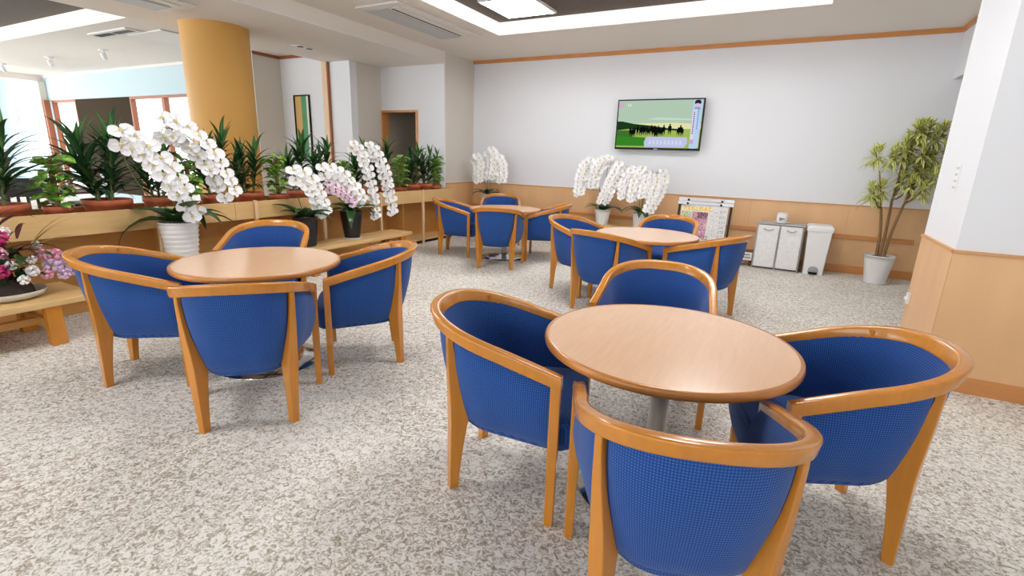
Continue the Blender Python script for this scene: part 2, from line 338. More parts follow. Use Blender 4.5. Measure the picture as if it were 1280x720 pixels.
def ac_unit(x0, x1, y0, y1, z, label):
    t = thing('ceiling_air_conditioner', label, 'air conditioner', ((x0+x1)/2, (y0+y1)/2, z), 0)
    a, b = (x1-x0)/2, (y1-y0)/2
    bevel(obj('panel', MB().box(-a, a, -b, b, -.025, 0), M['acwhite'], t), .008)
    bevel(obj('intake_grille', MB().box(-a*.86, a*.12, -b*.86, b*.86, -.034, -.025), M['acgrey'], t), .004)
    obj('grille_seam', MB().box(-a*.88, -a*.86, -b*.86, b*.86, -.030, -.025), M['blackmetal'], t)
    obj('air_slot', MB().box(a*.24, a*.32, -b*.8, b*.8, -.028, -.022), M['black'], t)
    bevel(obj('louvre', MB().box(a*.38, a*.72, -b*.86, b*.86, -.034, -.025), M['acwhite'], t), .004)
ac_unit(-4.7, -4.06, 4.72, 6.46, ZC, 'long white air conditioner panel set in the ceiling beside the lit recess')
ac_unit(-6.35, -5.75, 1.9, 3.5, 2.845, 'air conditioner panel in the corridor ceiling near the ochre column')
t = thing('ceiling_air_vent', 'white slotted air vent with a dark double slot in the lobby ceiling', 'vent', (-9.1, 4.25, 3.0))
obj('vent_frame', MB().box(-.55, .55, -.11, .11, -.02, 0), M['acwhite'], t)
for k in (-1, 1): obj('vent_slot', MB().box(min(k*.03, k*.5), max(k*.03, k*.5), -.05, .05, -.023, -.015), M['black'], t)
t = thing('ceiling_access_panel', 'pale rectangular panel in the lobby ceiling beside the slotted vent', 'panel', (-8.6, 5.0, 3.0))
bevel(obj('panel', MB().box(-.45, .45, -.6, .5, -.02, 0), M['acwhite'], t), .006)
for x, lab in ((-15.3, 'white ceiling spotlight over the lobby, leftmost of the row of three'), (-13.05, 'white ceiling spotlight over the lobby, middle of the row of three'), (-10.95, 'white ceiling spotlight over the lobby, rightmost of the row nearest the column')):
    t = thing('spotlight', lab, 'spotlight', (x, 4.9, 3.0), 0, 'spotlights in the lobby ceiling')
    obj('base_plate', MB().lathe([(.07, -.02), (.07, 0)], 16), M['white'], t)
    obj('arm', MB().box(-.015, .015, -.015, .015, -.08, -.02), M['white'], t)
    obj('lamp_head', MB().lathe([(.03, -.07), (.04, -.055), (.042, .04), (.03, .06)], 16), M['white'], t, (0, 0, -.1), (.5, .5, 0))
t = thing('downlight', 'small recessed double downlight in the corridor ceiling', 'downlight', (-6.45, 5.45, 2.845))
obj('trim_plate', MB().box(-.09, .09, -.17, .17, -.008, 0), M['white'], t)
for k in (-1, 1): obj('lamp_opening', MB().lathe([(.045, -.011), (.045, -.006)], 14, (0, k*.08, 0)), M['blackmetal'], t)

# ================================================================ COLUMN
t = thing('round_column', 'smooth ochre round column rising behind the planter', 'column', (-6.55, 4.18, 0))
obj('shaft', MB().lathe([(.383, .1), (.383, 2.8), (.388, 2.845)], 64), M['column'], t)
obj('base_ring', MB().lathe([(.42, 0), (.42, .1)], 64), M['trim'], t)

# ================================================================ CHAIRS
def plan(t, d=0):
    """point of the U-shaped chair outline moved inward by d; t runs -1 (left arm tip) .. 1 (right arm tip)"""
    def P(t):
        a = abs(t); s = 1 if t >= 0 else -1
        if a > .62:
            k = (a-.62)/.38; return Vector((s*(.302+.012*k), .02+.255*k))
        th = (a/.62)*PI/2; n = 2.35
        return Vector((s*.302*math.sin(th)**(2/n), .02-.335*max(0, math.cos(th))**(2/n)))
    p = P(t); e = 1e-3; a, b = P(max(-1, t-e)), P(min(1, t+e)); tg = (b-a).normalized()
    nrm = Vector((tg.y, -tg.x))           # outward
    return p-nrm*d, nrm
def rimz(y):
    k = min(1, max(0, (y+.315)/.59)); return .80-.162*k**1.05
TS = [math.copysign(1-(1-abs(x))**1.0, x) for x in [(-1+2*i/64) for i in range(65)]]
# even arc-length sampling
def resample(a, b, n):
    m = 400; ps = [plan(a+(b-a)*i/m)[0] for i in range(m+1)]; L = [0]
    for i in range(m): L.append(L[-1]+(ps[i+1]-ps[i]).length)
    out = []; j = 0
    for k in range(n+1):
        s = L[-1]*k/n
        while j < m-1 and L[j+1] < s: j += 1
        q = (s-L[j])/max(1e-9, L[j+1]-L[j]); out.append((a+(b-a)*(j+q)/m, s))
    return out
TR = .366                                   # where the rear legs stand on the outline
def shell_off(t, v):
    k = max(0, 1-abs(t)/.98)**.6            # 1 at the back, 0 at the arm tips
    g = min(1, max(0, (abs(t)-.4)/.35))*min(1, max(0, (1.02-abs(t))/.12))
    return .010 + (.012+.088*k)*v**1.3 - (.010+.024*g)*math.sin(PI*v**.9)
ZB = .295
def make_chair():
    t = thing('tub_chair', 'chair', 'chair')
    # wooden rim
    prof = []
    w, h, r = .021, .027, .009
    for cx, cz, a0 in ((w-r, h-r, 0), (-w+r, h-r, 90), (-w+r, -h+r, 180), (w-r, -h+r, 270)):
        for k in range(4): a = math.radians(a0+30*k); prof.append((cx+r*math.cos(a), cz+r*math.sin(a)))
    rows = []
    for tt, s in resample(-1, 1, 56):
        p, n = plan(tt); z = rimz(p.y)-.03
        lean = .012*max(0, 1-abs(tt)/.7)
        rows.append([(p.x+n.x*(o+zz/.03*lean), p.y+n.y*(o+zz/.03*lean), z+zz) for o, zz in prof])
    m = MB().grid(rows, True); m.add(rows[0], [tuple(range(16))]); m.add(rows[-1], [tuple(range(16))[::-1]])
    obj('arm_and_back_rail', m, M['wood'], t)
    # outer upholstery panels
    def outer(a, b, n, name):
        cols = resample(a, b, n); rows, uvs = [], []
        for i in range(11):
            v = i/10; r_, u_ = [], []
            for tt, s in cols:
                p0, _ = plan(tt); zt = rimz(p0.y)-.05
                edge = min(1, min(s, cols[-1][1]-s)/.02)
                off = shell_off(tt, v) + .006*(1-edge)
                if i == 10: off += .03
                p, _ = plan(tt, off); z = zt+(ZB-zt)*(v if i < 10 else .985)
                r_.append((p.x, p.y, z - (.006 if i == 10 else 0))); u_.append((s, z))
            rows.append(r_); uvs.append(u_)
        o = obj(name, MB().grid(rows, False, uvs), M['fabric'], t)
        for col in (0, len(cols)-1):           # dark welt along the leg edges
            pts = [rows[i][col] for i in range(0, 11)]
            c = MB().tube(pts, .0035, 5); obj('piping', c, M['welt'], o)
        return o
    outer(-TR+.024, TR-.024, 24, 'back_panel'); outer(-.955, -TR-.024, 16, 'side_panel'); outer(TR+.024, .955, 16, 'side_panel')
    # inner upholstery
    cols = resample(-.97, .97, 44); rows, uvs = [], []
    for i in range(7):
        v = i/6; r_, u_ = [], []
        for tt, s in cols:
            p0, _ = plan(tt); zt = rimz(p0.y)-.035; z = zt+(.36-zt)*v
            vv = (zt-z)/(zt-ZB+1e-6)
            p, _ = plan(tt, .020 + .028*min(1, v*4) + max(0, shell_off(tt, vv)-.012)); r_.append((p.x, p.y, z)); u_.append((s, z))
        rows.append(r_); uvs.append(u_)
    obj('inner_back', MB().grid(rows, False, uvs), M['fabric'], t)
    # seat cushion
    base = []
    for k in range(25):
        tt = -.93+1.86*k/24; p, _ = plan(tt, .05+max(0, shell_off(tt, .8)-.012)); base.append(Vector((p.x, min(p.y, .25))))
    front = [Vector((.262, .29)), Vector((.235, .325)), Vector((.12, .338)), Vector((0, .341)), Vector((-.12, .338)), Vector((-.235, .325)), Vector((-.262, .29))]
    ring = base+front; cen = Vector((0, .03)); rows, uvs = [], []
    for z, sc in ((.285, .93), (.295, .97), (.33, 1), (.39, 1), (.415, .975), (.43, .9), (.436, .6), (.438, .2)):
        rows.append([(cen.x+(q.x-cen.x)*sc, cen.y+(q.y-cen.y)*sc, z) for q in ring]); uvs.append([(cen.x+(q.x-cen.x)*sc, (q.y-cen.y)*sc+z) for q in ring])
    m = MB().grid(rows, True, uvs); m.add(rows[-1], [tuple(range(len(ring)))], uvs[-1]); m.add(rows[0], [tuple(range(len(ring)))[::-1]], uvs[0])
    obj('seat', m, M['fabric'], t)
    # legs
    for s in (-1, 1):
        rows = []
        for z, hw, hd in ((0, .017, .016), (.3, .0195, .0195), (rimz(.27)-.04, .0195, .0205)):
            x, y = s*.3135, .256
            rows.append([(x-hd, y-hw, z), (x+hd, y-hw, z), (x+hd, y+hw, z), (x-hd, y+hw, z)])
        m = MB().grid(rows, True, smooth=False); m.add(rows[0], [(3, 2, 1, 0)]); m.add(rows[-1], [(0, 1, 2, 3)]); bevel(obj('leg', m, M['wood'], t), .004)
        p, n = plan(s*TR); n = (n+Vector((0, -.5))).normalized(); tg = Vector((-n.y, n.x))
        rows = []
        for z, out, hw, dep, dx in ((.752, .006, .012, .03, 0), (.68, .006, .0125, .03, 0), (.56, .004, .017, .046, -.004), (.42, 0, .024, .07, -.012), (.34, 0, .027, .078, -.016), (.24, .003, .025, .062, -.022), (.12, .007, .022, .048, -.029), (0, .010, .019, .038, -.035)):
            q = p+n*out+Vector((s*dx, 0)); a = q+tg*hw; b = q-tg*hw; c_ = b-n*dep; d_ = a-n*dep
            rows.append([(w.x, w.y, z) for w in (a, b, c_, d_)])
        m = MB().grid(rows[::-1], True, smooth=False); m.add(rows[-1], [(3, 2, 1, 0)]); m.add(rows[0], [(0, 1, 2, 3)]); bevel(obj('leg', m, M['wood'], t), .004)
    obj('underside', MB().box(-.12, .12, -.06, .2, .276, .30), M['under'], t)
    return t
proto = make_chair()
R = math.radians
CH = [
 (-.949, 1.795, -76.6, 'blue tub chair left of the nearest round table, its side to the viewer'),
 (-.156, 1.394, 19, 'blue tub chair nearest the viewer, its waffle-weave back cut off by the picture bottom'),
 (.297, 2.163, 106.2, 'blue tub chair right of the nearest round table, before the wood-panelled pillar'),
 (-.567, 2.85, 187, 'blue tub chair on the far side of the nearest round table, only its back showing'),
 (-3.396, 1.535, -42.2, 'blue tub chair at the left table beside the low flower bench'),
 (-2.401, 1.535, 46.3, 'blue tub chair at the left table turning its full back to the viewer'),
 (-2.452, 2.468, 136.4, 'blue tub chair on the right side of the left table, over open carpet'),
 (-3.72, 2.63, -140, 'blue tub chair behind the left table, before the ribbed white orchid pot'),
 (-3.201, 5.56, 22.5, 'blue tub chair at the farthest table with its back squarely to the viewer'),
 (-4.15, 5.989, -69.5, 'blue tub chair at the farthest table beside the end of the planter'),
 (-2.904, 6.442, 110.1, 'blue tub chair on the right side of the farthest table, facing left'),
 (-4.1, 7.2, 208, 'blue tub chair behind the farthest table, before the corner orchid'),
 (-1.40, 4.47, -15.2, 'blue tub chair at the middle table with its back to the viewer'),
 (-1.90, 5.09, -104, 'blue tub chair at the left end of the middle table, before the taller orchid'),
 (-.539, 4.877, 71.1, 'blue tub chair at the right of the middle table, before the grey cabinet'),
 (-1.11, 5.82, 182, 'blue tub chair behind the middle table, before the newspaper rack'),
]
for i, (x, y, a, lab) in enumerate(CH):
    o = proto if i == 0 else copy_tree(proto)
    o.location = (x, y, 0); o.rotation_euler = (0, 0, R(a)); tag(o, lab, 'chair', 'blue tub chairs around the round tables')

# ================================================================ TABLES
def make_table():
    t = thing('round_table', 'table', 'table')
    obj('table_top', MB().lathe([(.484, .668), (.484, .699), (.482, .7)], 72), M['ttop'], t)
    rows = []
    for k in range(10):
        a = 2*PI*k/10; rows.append((.486+.014*math.cos(a), .683+.0155*math.sin(a)))
    m = MB(); m.lathe([(.483, .668), (.492, .667), (.498, .672), (.5, .683), (.498, .695), (.492, .7005), (.483, .7005)], 72, cap=False); obj('edge_band', m, M['tedge'], t)
    obj('support_plate', MB().box(-.2, .2, -.03, .03, .645, .668).box(-.03, .03, -.2, .2, .645, .668), M['blackmetal'], t)
    obj('pedestal', MB().lathe([(.04, .045), (.04, .645)], 28), M['steel'], t)
    obj('base', MB().lathe([(.325, 0), (.33, .006), (.325, .012), (.22, .026), (.09, .04), (.06, .05), (.045, .07)], 56), M['chrome'], t)
    return t
tp = make_table()
for i, (x, y, lab) in enumerate([(-.335, 1.995, 'round peach-topped pedestal table nearest the viewer'), (-2.93, 2.0, 'round peach-topped pedestal table at left before the potted orchids'),
                                 (-3.42, 6.14, 'farthest round pedestal table, near the planter end and the back corner'), (-1.15, 4.98, 'round pedestal table in the middle distance below the television')]):
    o = tp if i == 0 else copy_tree(tp)
    o.location = (x, y, 0); o.rotation_euler = (0, 0, .4*i); tag(o, lab, 'table', 'round tables with wooden edges')

# ================================================================ PLANTER DIVIDER AND BENCHES
PX, PY0, PY1 = -5.0, -.4, 7.165
t = thing('planter_divider', 'long pale wooden planter shelf dividing lounge and lobby', 'planter', (PX, 0, 0))
for y0, y1 in ((PY0, 1.0), (1.0, 3.2), (3.2, 5.33), (5.33, PY1)):
    bevel(obj('front_board', MB().box(-.025, 0, y0+.001, y1-.001, .665, .85), M['plwood'], t), .003)
bevel(obj('end_board', MB().box(-.5, -.025, PY1-.025, PY1, .665, .85), M['plwood'], t), .003)
obj('rear_board', MB().box(-.5, -.475, PY0, PY1-.025, .665, .85), M['plwood'], t)
obj('tray', MB().box(-.475, -.025, PY0, PY1-.025, .665, .69), M['plback'], t)
obj('back_panel', MB().box(-.42, -.4, PY0, PY1-.01, .05, .665), M['plback'], t)
obj('plinth', MB().box(-.5, -.06, 5.52, PY1-.01, 0, .05), M['under'], t)
obj('plinth', MB().box(-.5, -.1, PY0, 5.52, 0, .05), M['plback'], t)
obj('floor_shelf', MB().box(-.4, -.03, 5.5, PY1-.01, .05, .07), M['plwood'], t)
for y in (-.2, 1.2, 2.6, 4.0, 5.9, PY1-.02): obj('divider_panel', MB().box(-.4, -.06 if y > 5.8 else -.12, y-.01, y+.01, .05, .665), M['plback'], t)
for y in (.6, 2.45, 3.42, 4.33, 5.33, 6.28):
    o = obj('post', MB().box(.0, .032, y-.018, y+.018, .0, .86), M['post'], t); bevel(o, .005)
def bench(name, label, x0, x1, y0, y1, z, legs):
    t = thing(name, label, 'bench', ((x0+x1)/2, (y0+y1)/2, 0)); a, b = (x1-x0)/2, (y1-y0)/2
    n = 2
    for k in range(n): bevel(obj('top_board', MB().box(-a+2*a*k/n+.001, -a+2*a*(k+1)/n-.001, -b, b, z-.045, z), M['plwood'], t), .006)
    for lx in (-a+.05, a-.05):
        for ly in legs:
            bevel(obj('leg', MB().box(lx-.035, lx+.035, ly-.045, ly+.045, 0, z-.045), M['wood'], t), .004)
    for ly in legs: obj('cross_rail', MB().box(-a+.085, a-.085, ly-.02, ly+.02, .10, .17), M['plback'], t)
    obj('long_rail', MB().box(-.02, .02, legs[0]+.02, legs[-1]-.02, .11, .16), M['plback'], t)
bench('low_bench', 'low wooden bench carrying the flower arrangement at the left edge', -4.95, -4.36, -.1, 1.66, .33, (-.6, .62))
bench('low_bench', 'low wooden bench under the row of potted orchids along the planter', -4.955, -4.56, 2.15, 5.5, .33, (-1.4, 0, 1.5))

# ================================================================ PLANTS
def leaf_mesh(name, L, Wd, droop, m, n=7, fold=.12, tip=1.0, round_=False):
    rows, uvs = [], []; y = z = 0.; ang = 0.
    for i in range(n+1):
        s = i/n
        if round_: w = Wd*max(.02, math.sin(PI*min(1, s*.92+.08))**.6)*(1-.15*s)
        else: w = Wd*max(.04, (min(1, .35+s*2.2))*(1-s**2.4*tip))
        rows.append([(-w/2, y, z+fold*w), (-w*.25, y, z+fold*.3*w), (0, y, z), (w*.25, y, z+fold*.3*w), (w/2, y, z+fold*w)])
        uvs.append([(0, s), (.25, s), (.5, s), (.75, s), (1, s)])
        ang = -droop*(s+.5/n)**1.3; y += L/n*math.cos(ang); z += L/n*math.sin(ang)
    return MB().grid(rows, False, uvs).mesh(name, m)
LEAF_D = [leaf_mesh('dracaena_leaf_a', .36, .052, .75, M['dleaf']), leaf_mesh('dracaena_leaf_b', .33, .05, 1.3, M['dleaf']), leaf_mesh('dracaena_leaf_c', .28, .05, .3, M['lleaf'])]
LEAF_P = [leaf_mesh('pothos_leaf_a', .12, .085, .8, M['pleaf'], round_=True), leaf_mesh('pothos_leaf_b', .10, .075, 1.3, M['pleaf'], round_=True)]
LEAF_O = [leaf_mesh('orchid_leaf_a', .27, .10, 1.3, M['oleaf'], fold=.2), leaf_mesh('orchid_leaf_b', .23, .10, .7, M['oleaf'], fold=.25), leaf_mesh('orchid_leaf_c', .29, .09, 1.9, M['oleaf'], fold=.2)]
def pot_terra(r, h):
    return MB().lathe([(r*.72, 0), (r*.92, h*.78), (r, h*.8), (r*1.0, h), (r*.93, h), (r*.9, h*.9)], 28, cap=True)
ZTRAY = .69
def put_leaf(mesh, parent, loc, pitch, yaw, sc=1, roll=0):
    o = bpy.data.objects.new('leaf', mesh); COL.objects.link(o); o.parent = parent
    o.matrix_local = Matrix.LocRotScale(loc, (Matrix.Rotation(yaw, 3, 'Z') @ Matrix.Rotation(pitch, 3, 'X') @ Matrix.Rotation(roll, 3, 'Y')).to_quaternion(), (sc, sc, sc))
    return o
def dracaena(x, y, ztop, label, r=.13, seed=0, nst=3, spread=1.0, nl=13):
    rd = random.Random(seed)
    t = thing('dracaena', label, 'plant', (x, y, ZTRAY), 0, 'dark green dracaenas in the planter')
    h = .235; p = obj('pot', pot_terra(r, h), M['terra'], t); obj('soil', MB().lathe([(r*.9, h*.86), (r*.5, h*.9)], 20), M['soil'], t)
    H = ztop-ZTRAY
    for k in range(nst):
        a = 2*PI*k/nst+rd.uniform(0, 1); d = r*.35
        hs = h+(H-.17-h)*(1, .82, .62, .9)[k % 4]
        bx, by = d*math.cos(a), d*math.sin(a); ex, ey = bx*2.2*spread, by*2.2*spread
        obj('stem', MB().tube(bez((bx, by, h*.85), (bx*1.2, by*1.2, (h+hs)/2), (ex, ey, hs), 6), [.013, .013, .012, .012, .011, .010, .009], 6), M['stem'], t)
        for j in range(nl):
            q = j/(nl-1); f = .12+.88*q**.85; z = h*.85+(hs-h*.85)*f
            lx, ly = bx+(ex-bx)*f, by+(ey-by)*f
            pitch = R(34+40*q**1.4+rd.uniform(-14, 14)); yaw = j*2.4+rd.uniform(-.4, .4)
            mesh = LEAF_D[2] if q > .78 and rd.random() < .6 else LEAF_D[rd.randrange(2)]
            put_leaf(mesh, t, (lx, ly, z), pitch, yaw, rd.uniform(.72, 1.0)*(1-.12*q)*spread, rd.uniform(-.3, .3))
    return t
def pothos(x, y, ztop, label, seed=0, n=46, r=.10):
    rd = random.Random(seed)
    t = thing('pothos', label, 'plant', (x, y, ZTRAY), 0, 'light green pothos in the planter')
    h = .20; obj('pot', pot_terra(r, h), M['terra'], t); obj('soil', MB().lathe([(r*.9, h*.86), (r*.5, h*.9)], 20), M['soil'], t)
    H = ztop-ZTRAY; obj('moss_pole', MB().lathe([(.022, h*.85), (.022, H-.06)], 8), M['bark'], t)
    for j in range(n):
        q = j/(n-1); z = .2+(H-.25)*q; yaw = j*2.4+rd.uniform(-.5, .5); rr = .03
        put_leaf(LEAF_P[rd.randrange(2)], t, (-rr*math.sin(yaw), rr*math.cos(yaw), z), R(rd.uniform(0, 55)), yaw, rd.uniform(.9, 1.45), rd.uniform(-.5, .5))
PXC = -5.27
DR = [(1.50, 1.56, .17, 3, 1.15, 'dark dracaena cut by the left picture edge above the flower arrangement'),
      (2.20, 1.60, .185, 4, 1.15, 'bushy dracaena in a wide terracotta pot left of the large white orchid'),
      (2.62, 1.48, .13, 3, 1.0, 'dracaena hidden behind the large white orchid sprays'),
      (3.17, 1.66, .14, 3, 1.0, 'tall dracaena in front of the ochre column, just right of the large orchid'),
      (3.56, 1.54, .15, 3, .95, 'dracaena in a terracotta pot at the right edge of the ochre column'),
      (4.20, 1.60, .13, 3, 1.0, 'dracaena rising above the first black orchid pot'),
      (4.57, 1.60, .13, 3, .95, 'dracaena rising above the pink-tinged orchid spray'),
      (5.22, 1.57, .13, 3, .95, 'dracaena behind the hanging white orchid strings, before the narrow white wall'),
      (5.66, 1.60, .13, 3, 1.0, 'dracaena right of the hanging orchid strings, before the shaded return wall'),
      (6.40, 1.58, .12, 3, .9, 'dracaena before the open doorway'),
      (6.70, 1.55, .12, 3, .85, 'dracaena just right of the doorway, second from the planter end'),
      (6.97, 1.60, .09, 3, .62, 'dracaena at the very end of the planter beside the shaded left wall')]
for i, (y, zt, r, n, sp, lab) in enumerate(DR): dracaena(PXC, y, zt, lab, r, i+3, n, sp*(1.12 if y < 6.8 else 1), 30 if i in (1, 3, 4) else 26)
for i, (y, zt, lab) in enumerate([(1.84, 1.33, 'light green pothos between the two leftmost dracaenas'), (2.90, 1.32, 'light green pothos showing between the large orchid sprays'),
                                  (3.90, 1.36, 'light green pothos just right of the ochre column'), (4.92, 1.28, 'light green pothos behind the pink-tinged orchid'),
                                  (6.06, 1.38, 'light green pothos before the doorway frame'), (6.90, 1.40, 'light green pothos second from the planter end')]):
    pothos(PXC+(.06 if i == 5 else .03), y, zt, lab, i+40)

# orchids -------------------------------------------------------
def flower_mesh(name, mp, ml):
    m = MB()
    def petal(ang, L, Wd, cup, base=.004):
        c, s = math.cos(ang), math.sin(ang); rows = []
        for i in range(5):
            q = i/4; w = Wd*(.25, .8, 1, .8, .3)[i]; d = base+(L-base)*q; y = cup*q*q
            rows.append([(d*c-(k*w/2)*s, y+.008*abs(k), d*s+(k*w/2)*c) for k in (-1, 0, 1)])
        m.grid(rows, smooth=True)
    petal(PI/2, .046, .034, -.006)
    petal(PI/2+2.2, .044, .032, -.006); petal(PI/2-2.2, .044, .032, -.006)
    petal(.12, .052, .062, .004); petal(PI-.12, .052, .062, .004)
    m.lathe([(.001, -.004), (.009, .0), (.007, .012), (.001, .018)], 6, (0, .008, -.006), mi=1)
    return m.mesh(name, [mp, ml])
FL = flower_mesh('orchid_flower', M['petal'], M['lip']); FLP = flower_mesh('pink_orchid_flower', M['pinkpetal'], M['pinklip'])
def spray(t, stem_pts, path, n, face, sc=1.0, mesh=None, rd=random, two=.03):
    """stem tube through stem_pts (relative), flowers two abreast along path (list of 3 control points)"""
    path = [Vector(p) for p in path]; fine = bez(*path, 60); acc = [0]
    for a, b in zip(fine, fine[1:]): acc.append(acc[-1]+(b-a).length)
    pts = [fine[min(range(61), key=lambda q: abs(acc[q]-acc[-1]*i/n))] for i in range(n+1)]
    s = bez(*stem_pts, 8)
    obj('flower_stem', MB().tube(s+pts[1:], .0045, 6), M['stem'], t)
    for i, p in enumerate(pts):
        tg = (pts[min(i+1, n)]-pts[max(i-1, 0)]).normalized()
        for sd in (-1, 1):
            fv = (Vector(face)+Vector((rd.uniform(-.25, .25), rd.uniform(-.3, .3), rd.uniform(-.15, .25)))).normalized()
            side = tg.cross(fv).normalized()
            fv = (fv+side*sd*.35).normalized()
            up = (-tg*.3+Vector((0, 0, 1))); xax = fv.cross(up).normalized(); xax = -xax; zax = xax.cross(fv).normalized()
            m3 = Matrix((xax, fv, zax)).transposed()
            o = bpy.data.objects.new('flower', mesh or FL); COL.objects.link(o); o.parent = t
            k = 1.3*sc*rd.uniform(.9, 1.1)*(1-.2*i/n)
            loc = p+side*sd*two*(1-.3*i/n)+fv*.02+tg*(sd*.012)
            o.matrix_local = Matrix.LocRotScale(loc, m3.to_quaternion(), (k, k, k))
def orchid_leaves(t, z, n, sc, seed, r=.03):
    rd = random.Random(seed)
    for j in range(n):
        yaw = j*2*PI/n+rd.uniform(-.3, .3)
        put_leaf(LEAF_O[rd.randrange(3)], t, (-r*math.sin(yaw), r*math.cos(yaw), z), R(rd.uniform(15, 48)), yaw, 1.25*sc*rd.uniform(.85, 1.15))
def round_pot(t, r0, r1, h, m, ribs=0, saucer=True, sm=None):
    pr = []
    n = 26 if ribs else 6
    for i in range(n+1):
        q = i/n; rr = r0+(r1-r0)*q
        if ribs: rr += .006*math.sin(q*ribs*2*PI)
        pr.append((rr, .012+(h-.012)*q))
    pr += [(r1*1.03, h), (r1*1.03, h+.012), (r1*.93, h+.012), (r1*.9, h-.02)]
    obj('pot', MB().lathe(pr, 36), m, t)
    obj('moss', MB().lathe([(r1*.9, h-.018), (r1*.5, h-.005)], 20), M['soil'], t)
    if saucer: obj('saucer', MB().lathe([(r0*1.1, 0), (r0*1.28, .02), (r0*1.2, .02), (r0*1.0, .012)], 32), sm or M['whitepot'], t)
ZBN = .33
rd = random.Random(5)
# large orchid in the ribbed white pot
o = thing('potted_orchid', 'large white orchid with two arching sprays in a ribbed white pot', 'orchid', (-4.76, 2.5, ZBN))
round_pot(o, .115, .155, .40, M['whitepot'], 9); orchid_leaves(o, .41, 11, 1.4, 1, .05)
F = (.85, -.45, .1)
spray(o, [(0, 0, .4), (-.05, -.35, .75), (.02, -.36, 1.12)], [(.02, -.36, 1.12), (.10, -.14, 1.06), (.22, .03, .50)], 8, F, 1.3, rd=rd, two=.04)
spray(o, [(0, .02, .4), (-.05, -.1, 1.0), (0, -.02, 1.22)], [(0, -.02, 1.22), (.02, .28, 1.22), (.10, .44, .64)], 9, F, 1.3, rd=rd, two=.065)
# black pots
o = thing('potted_orchid', 'white orchid with one short drooping spray in a tall black pot', 'orchid', (-4.76, 3.86, ZBN))
round_pot(o, .11, .135, .33, M['blackpot'], saucer=False); orchid_leaves(o, .34, 8, 1.05, 2, .04)
spray(o, [(0, 0, .33), (-.06, -.05, .6), (0, -.1, .80)], [(0, -.1, .80), (.08, .04, .84), (.12, .17, .38)], 6, F, 1.3, rd=rd, two=.045)
o = thing('potted_orchid', 'orchid with pink-tinged spray and two long hanging white strings, black pot on saucer', 'orchid', (-4.76, 4.56, ZBN))
round_pot(o, .095, .14, .34, M['blackpot'], saucer=True); orchid_leaves(o, .35, 9, 1.05, 3, .04)
spray(o, [(0, 0, .34), (-.05, -.22, .6), (.02, -.42, .84)], [(.02, -.42, .84), (.1, -.2, .86), (.14, .04, .48)], 7, F, 1.2, rd=rd, two=.045)
spray(o, [(0, -.03, .34), (-.02, -.2, .55), (.03, -.35, .66)], [(.03, -.35, .66), (.1, -.2, .62), (.12, -.08, .46)], 5, F, .85, FLP, rd)
spray(o, [(-.02, .02, .34), (-.12, .05, .9), (-.05, .12, 1.14)], [(-.05, .12, 1.14), (.04, .30, 1.08), (.06, .37, .25)], 11, F, .95, rd=rd, two=.022)
spray(o, [(-.02, .04, .34), (-.14, .2, .9), (-.08, .42, 1.12)], [(-.08, .42, 1.12), (.02, .62, 1.05), (.04, .71, .28)], 11, F, 1.05, rd=rd, two=.034)
# stands along the far wall and their orchids
def stand(label, x0, x1, y0, y1, z):
    t = thing('low_stand', label, 'stand', ((x0+x1)/2, (y0+y1)/2, 0)); a, b = (x1-x0)/2, (y1-y0)/2
    bevel(obj('top_board', MB().box(-a, a, -b, b, z-.03, z), M['plwood'], t), .004)
    for sx in (-1, 1):
        for sy in (-1, 1): obj('leg', MB().box(min(sx*(a-.05), sx*a), max(sx*(a-.05), sx*a), min(sy*(b-.05), sy*b), max(sy*(b-.05), sy*b), 0, z-.03), M['wood'], t)
    obj('apron', MB().box(-a+.05, a-.05, -b+.01, -b+.03, z-.09, z-.03), M['plwood'], t)
stand('small wooden stand under the corner orchid', -4.9, -4.4, 7.5, 7.98, .5)
stand('low wooden stand under the two far-wall orchids', -2.8, -1.65, 7.5, 7.98, .41)
G = (.3, -.95, .1)
o = thing('potted_orchid', 'white orchid with fanned sprays in the corner behind the farthest table', 'orchid', (-4.64, 7.66, .5))
round_pot(o, .085, .115, .24, M['whitepot']); orchid_leaves(o, .25, 8, .9, 4, .04)
spray(o, [(0, 0, .24), (-.1, 0, .6), (-.22, -.05, .86)], [(-.22, -.05, .86), (-.1, -.1, .84), (-.08, -.15, .48)], 6, G, 1.15, rd=rd, two=.04)
spray(o, [(0, 0, .24), (0, 0, .7), (.06, -.05, .98)], [(.06, -.05, .98), (.22, -.1, .92), (.14, -.16, .55)], 7, G, 1.15, rd=rd, two=.04)
spray(o, [(.02, 0, .24), (.1, 0, .7), (.2, -.05, .86)], [(.2, -.05, .86), (.36, -.1, .84), (.38, -.16, .5)], 7, G, 1.15, rd=rd, two=.04)
o = thing('potted_orchid', 'taller white orchid of the far-wall pair, three strings of flowers', 'orchid', (-2.49, 7.64, .41))
round_pot(o, .085, .125, .22, M['whitepot']); orchid_leaves(o, .23, 8, .92, 8, .04)
spray(o, [(0, 0, .22), (-.1, 0, .7), (-.22, -.04, .94)], [(-.22, -.04, .94), (-.38, -.08, .90), (-.36, -.14, .46)], 9, G, 1.1, rd=rd, two=.04)
spray(o, [(0, 0, .22), (0, 0, .8), (.06, -.04, .98)], [(.06, -.04, .98), (-.14, -.08, 1.0), (-.14, -.14, .60)], 9, G, 1.1, rd=rd, two=.035)
spray(o, [(0, 0, .22), (.1, 0, .8), (.27, -.04, .92)], [(.27, -.04, .92), (.2, -.1, .8), (.04, -.16, .36)], 10, G, 1.1, rd=rd, two=.05)
o = thing('potted_orchid', 'rounder white orchid of the far-wall pair beside the newspaper rack', 'orchid', (-1.88, 7.64, .41))
round_pot(o, .10, .125, .21, M['whitepot']); orchid_leaves(o, .22, 8, .9, 9, .04)
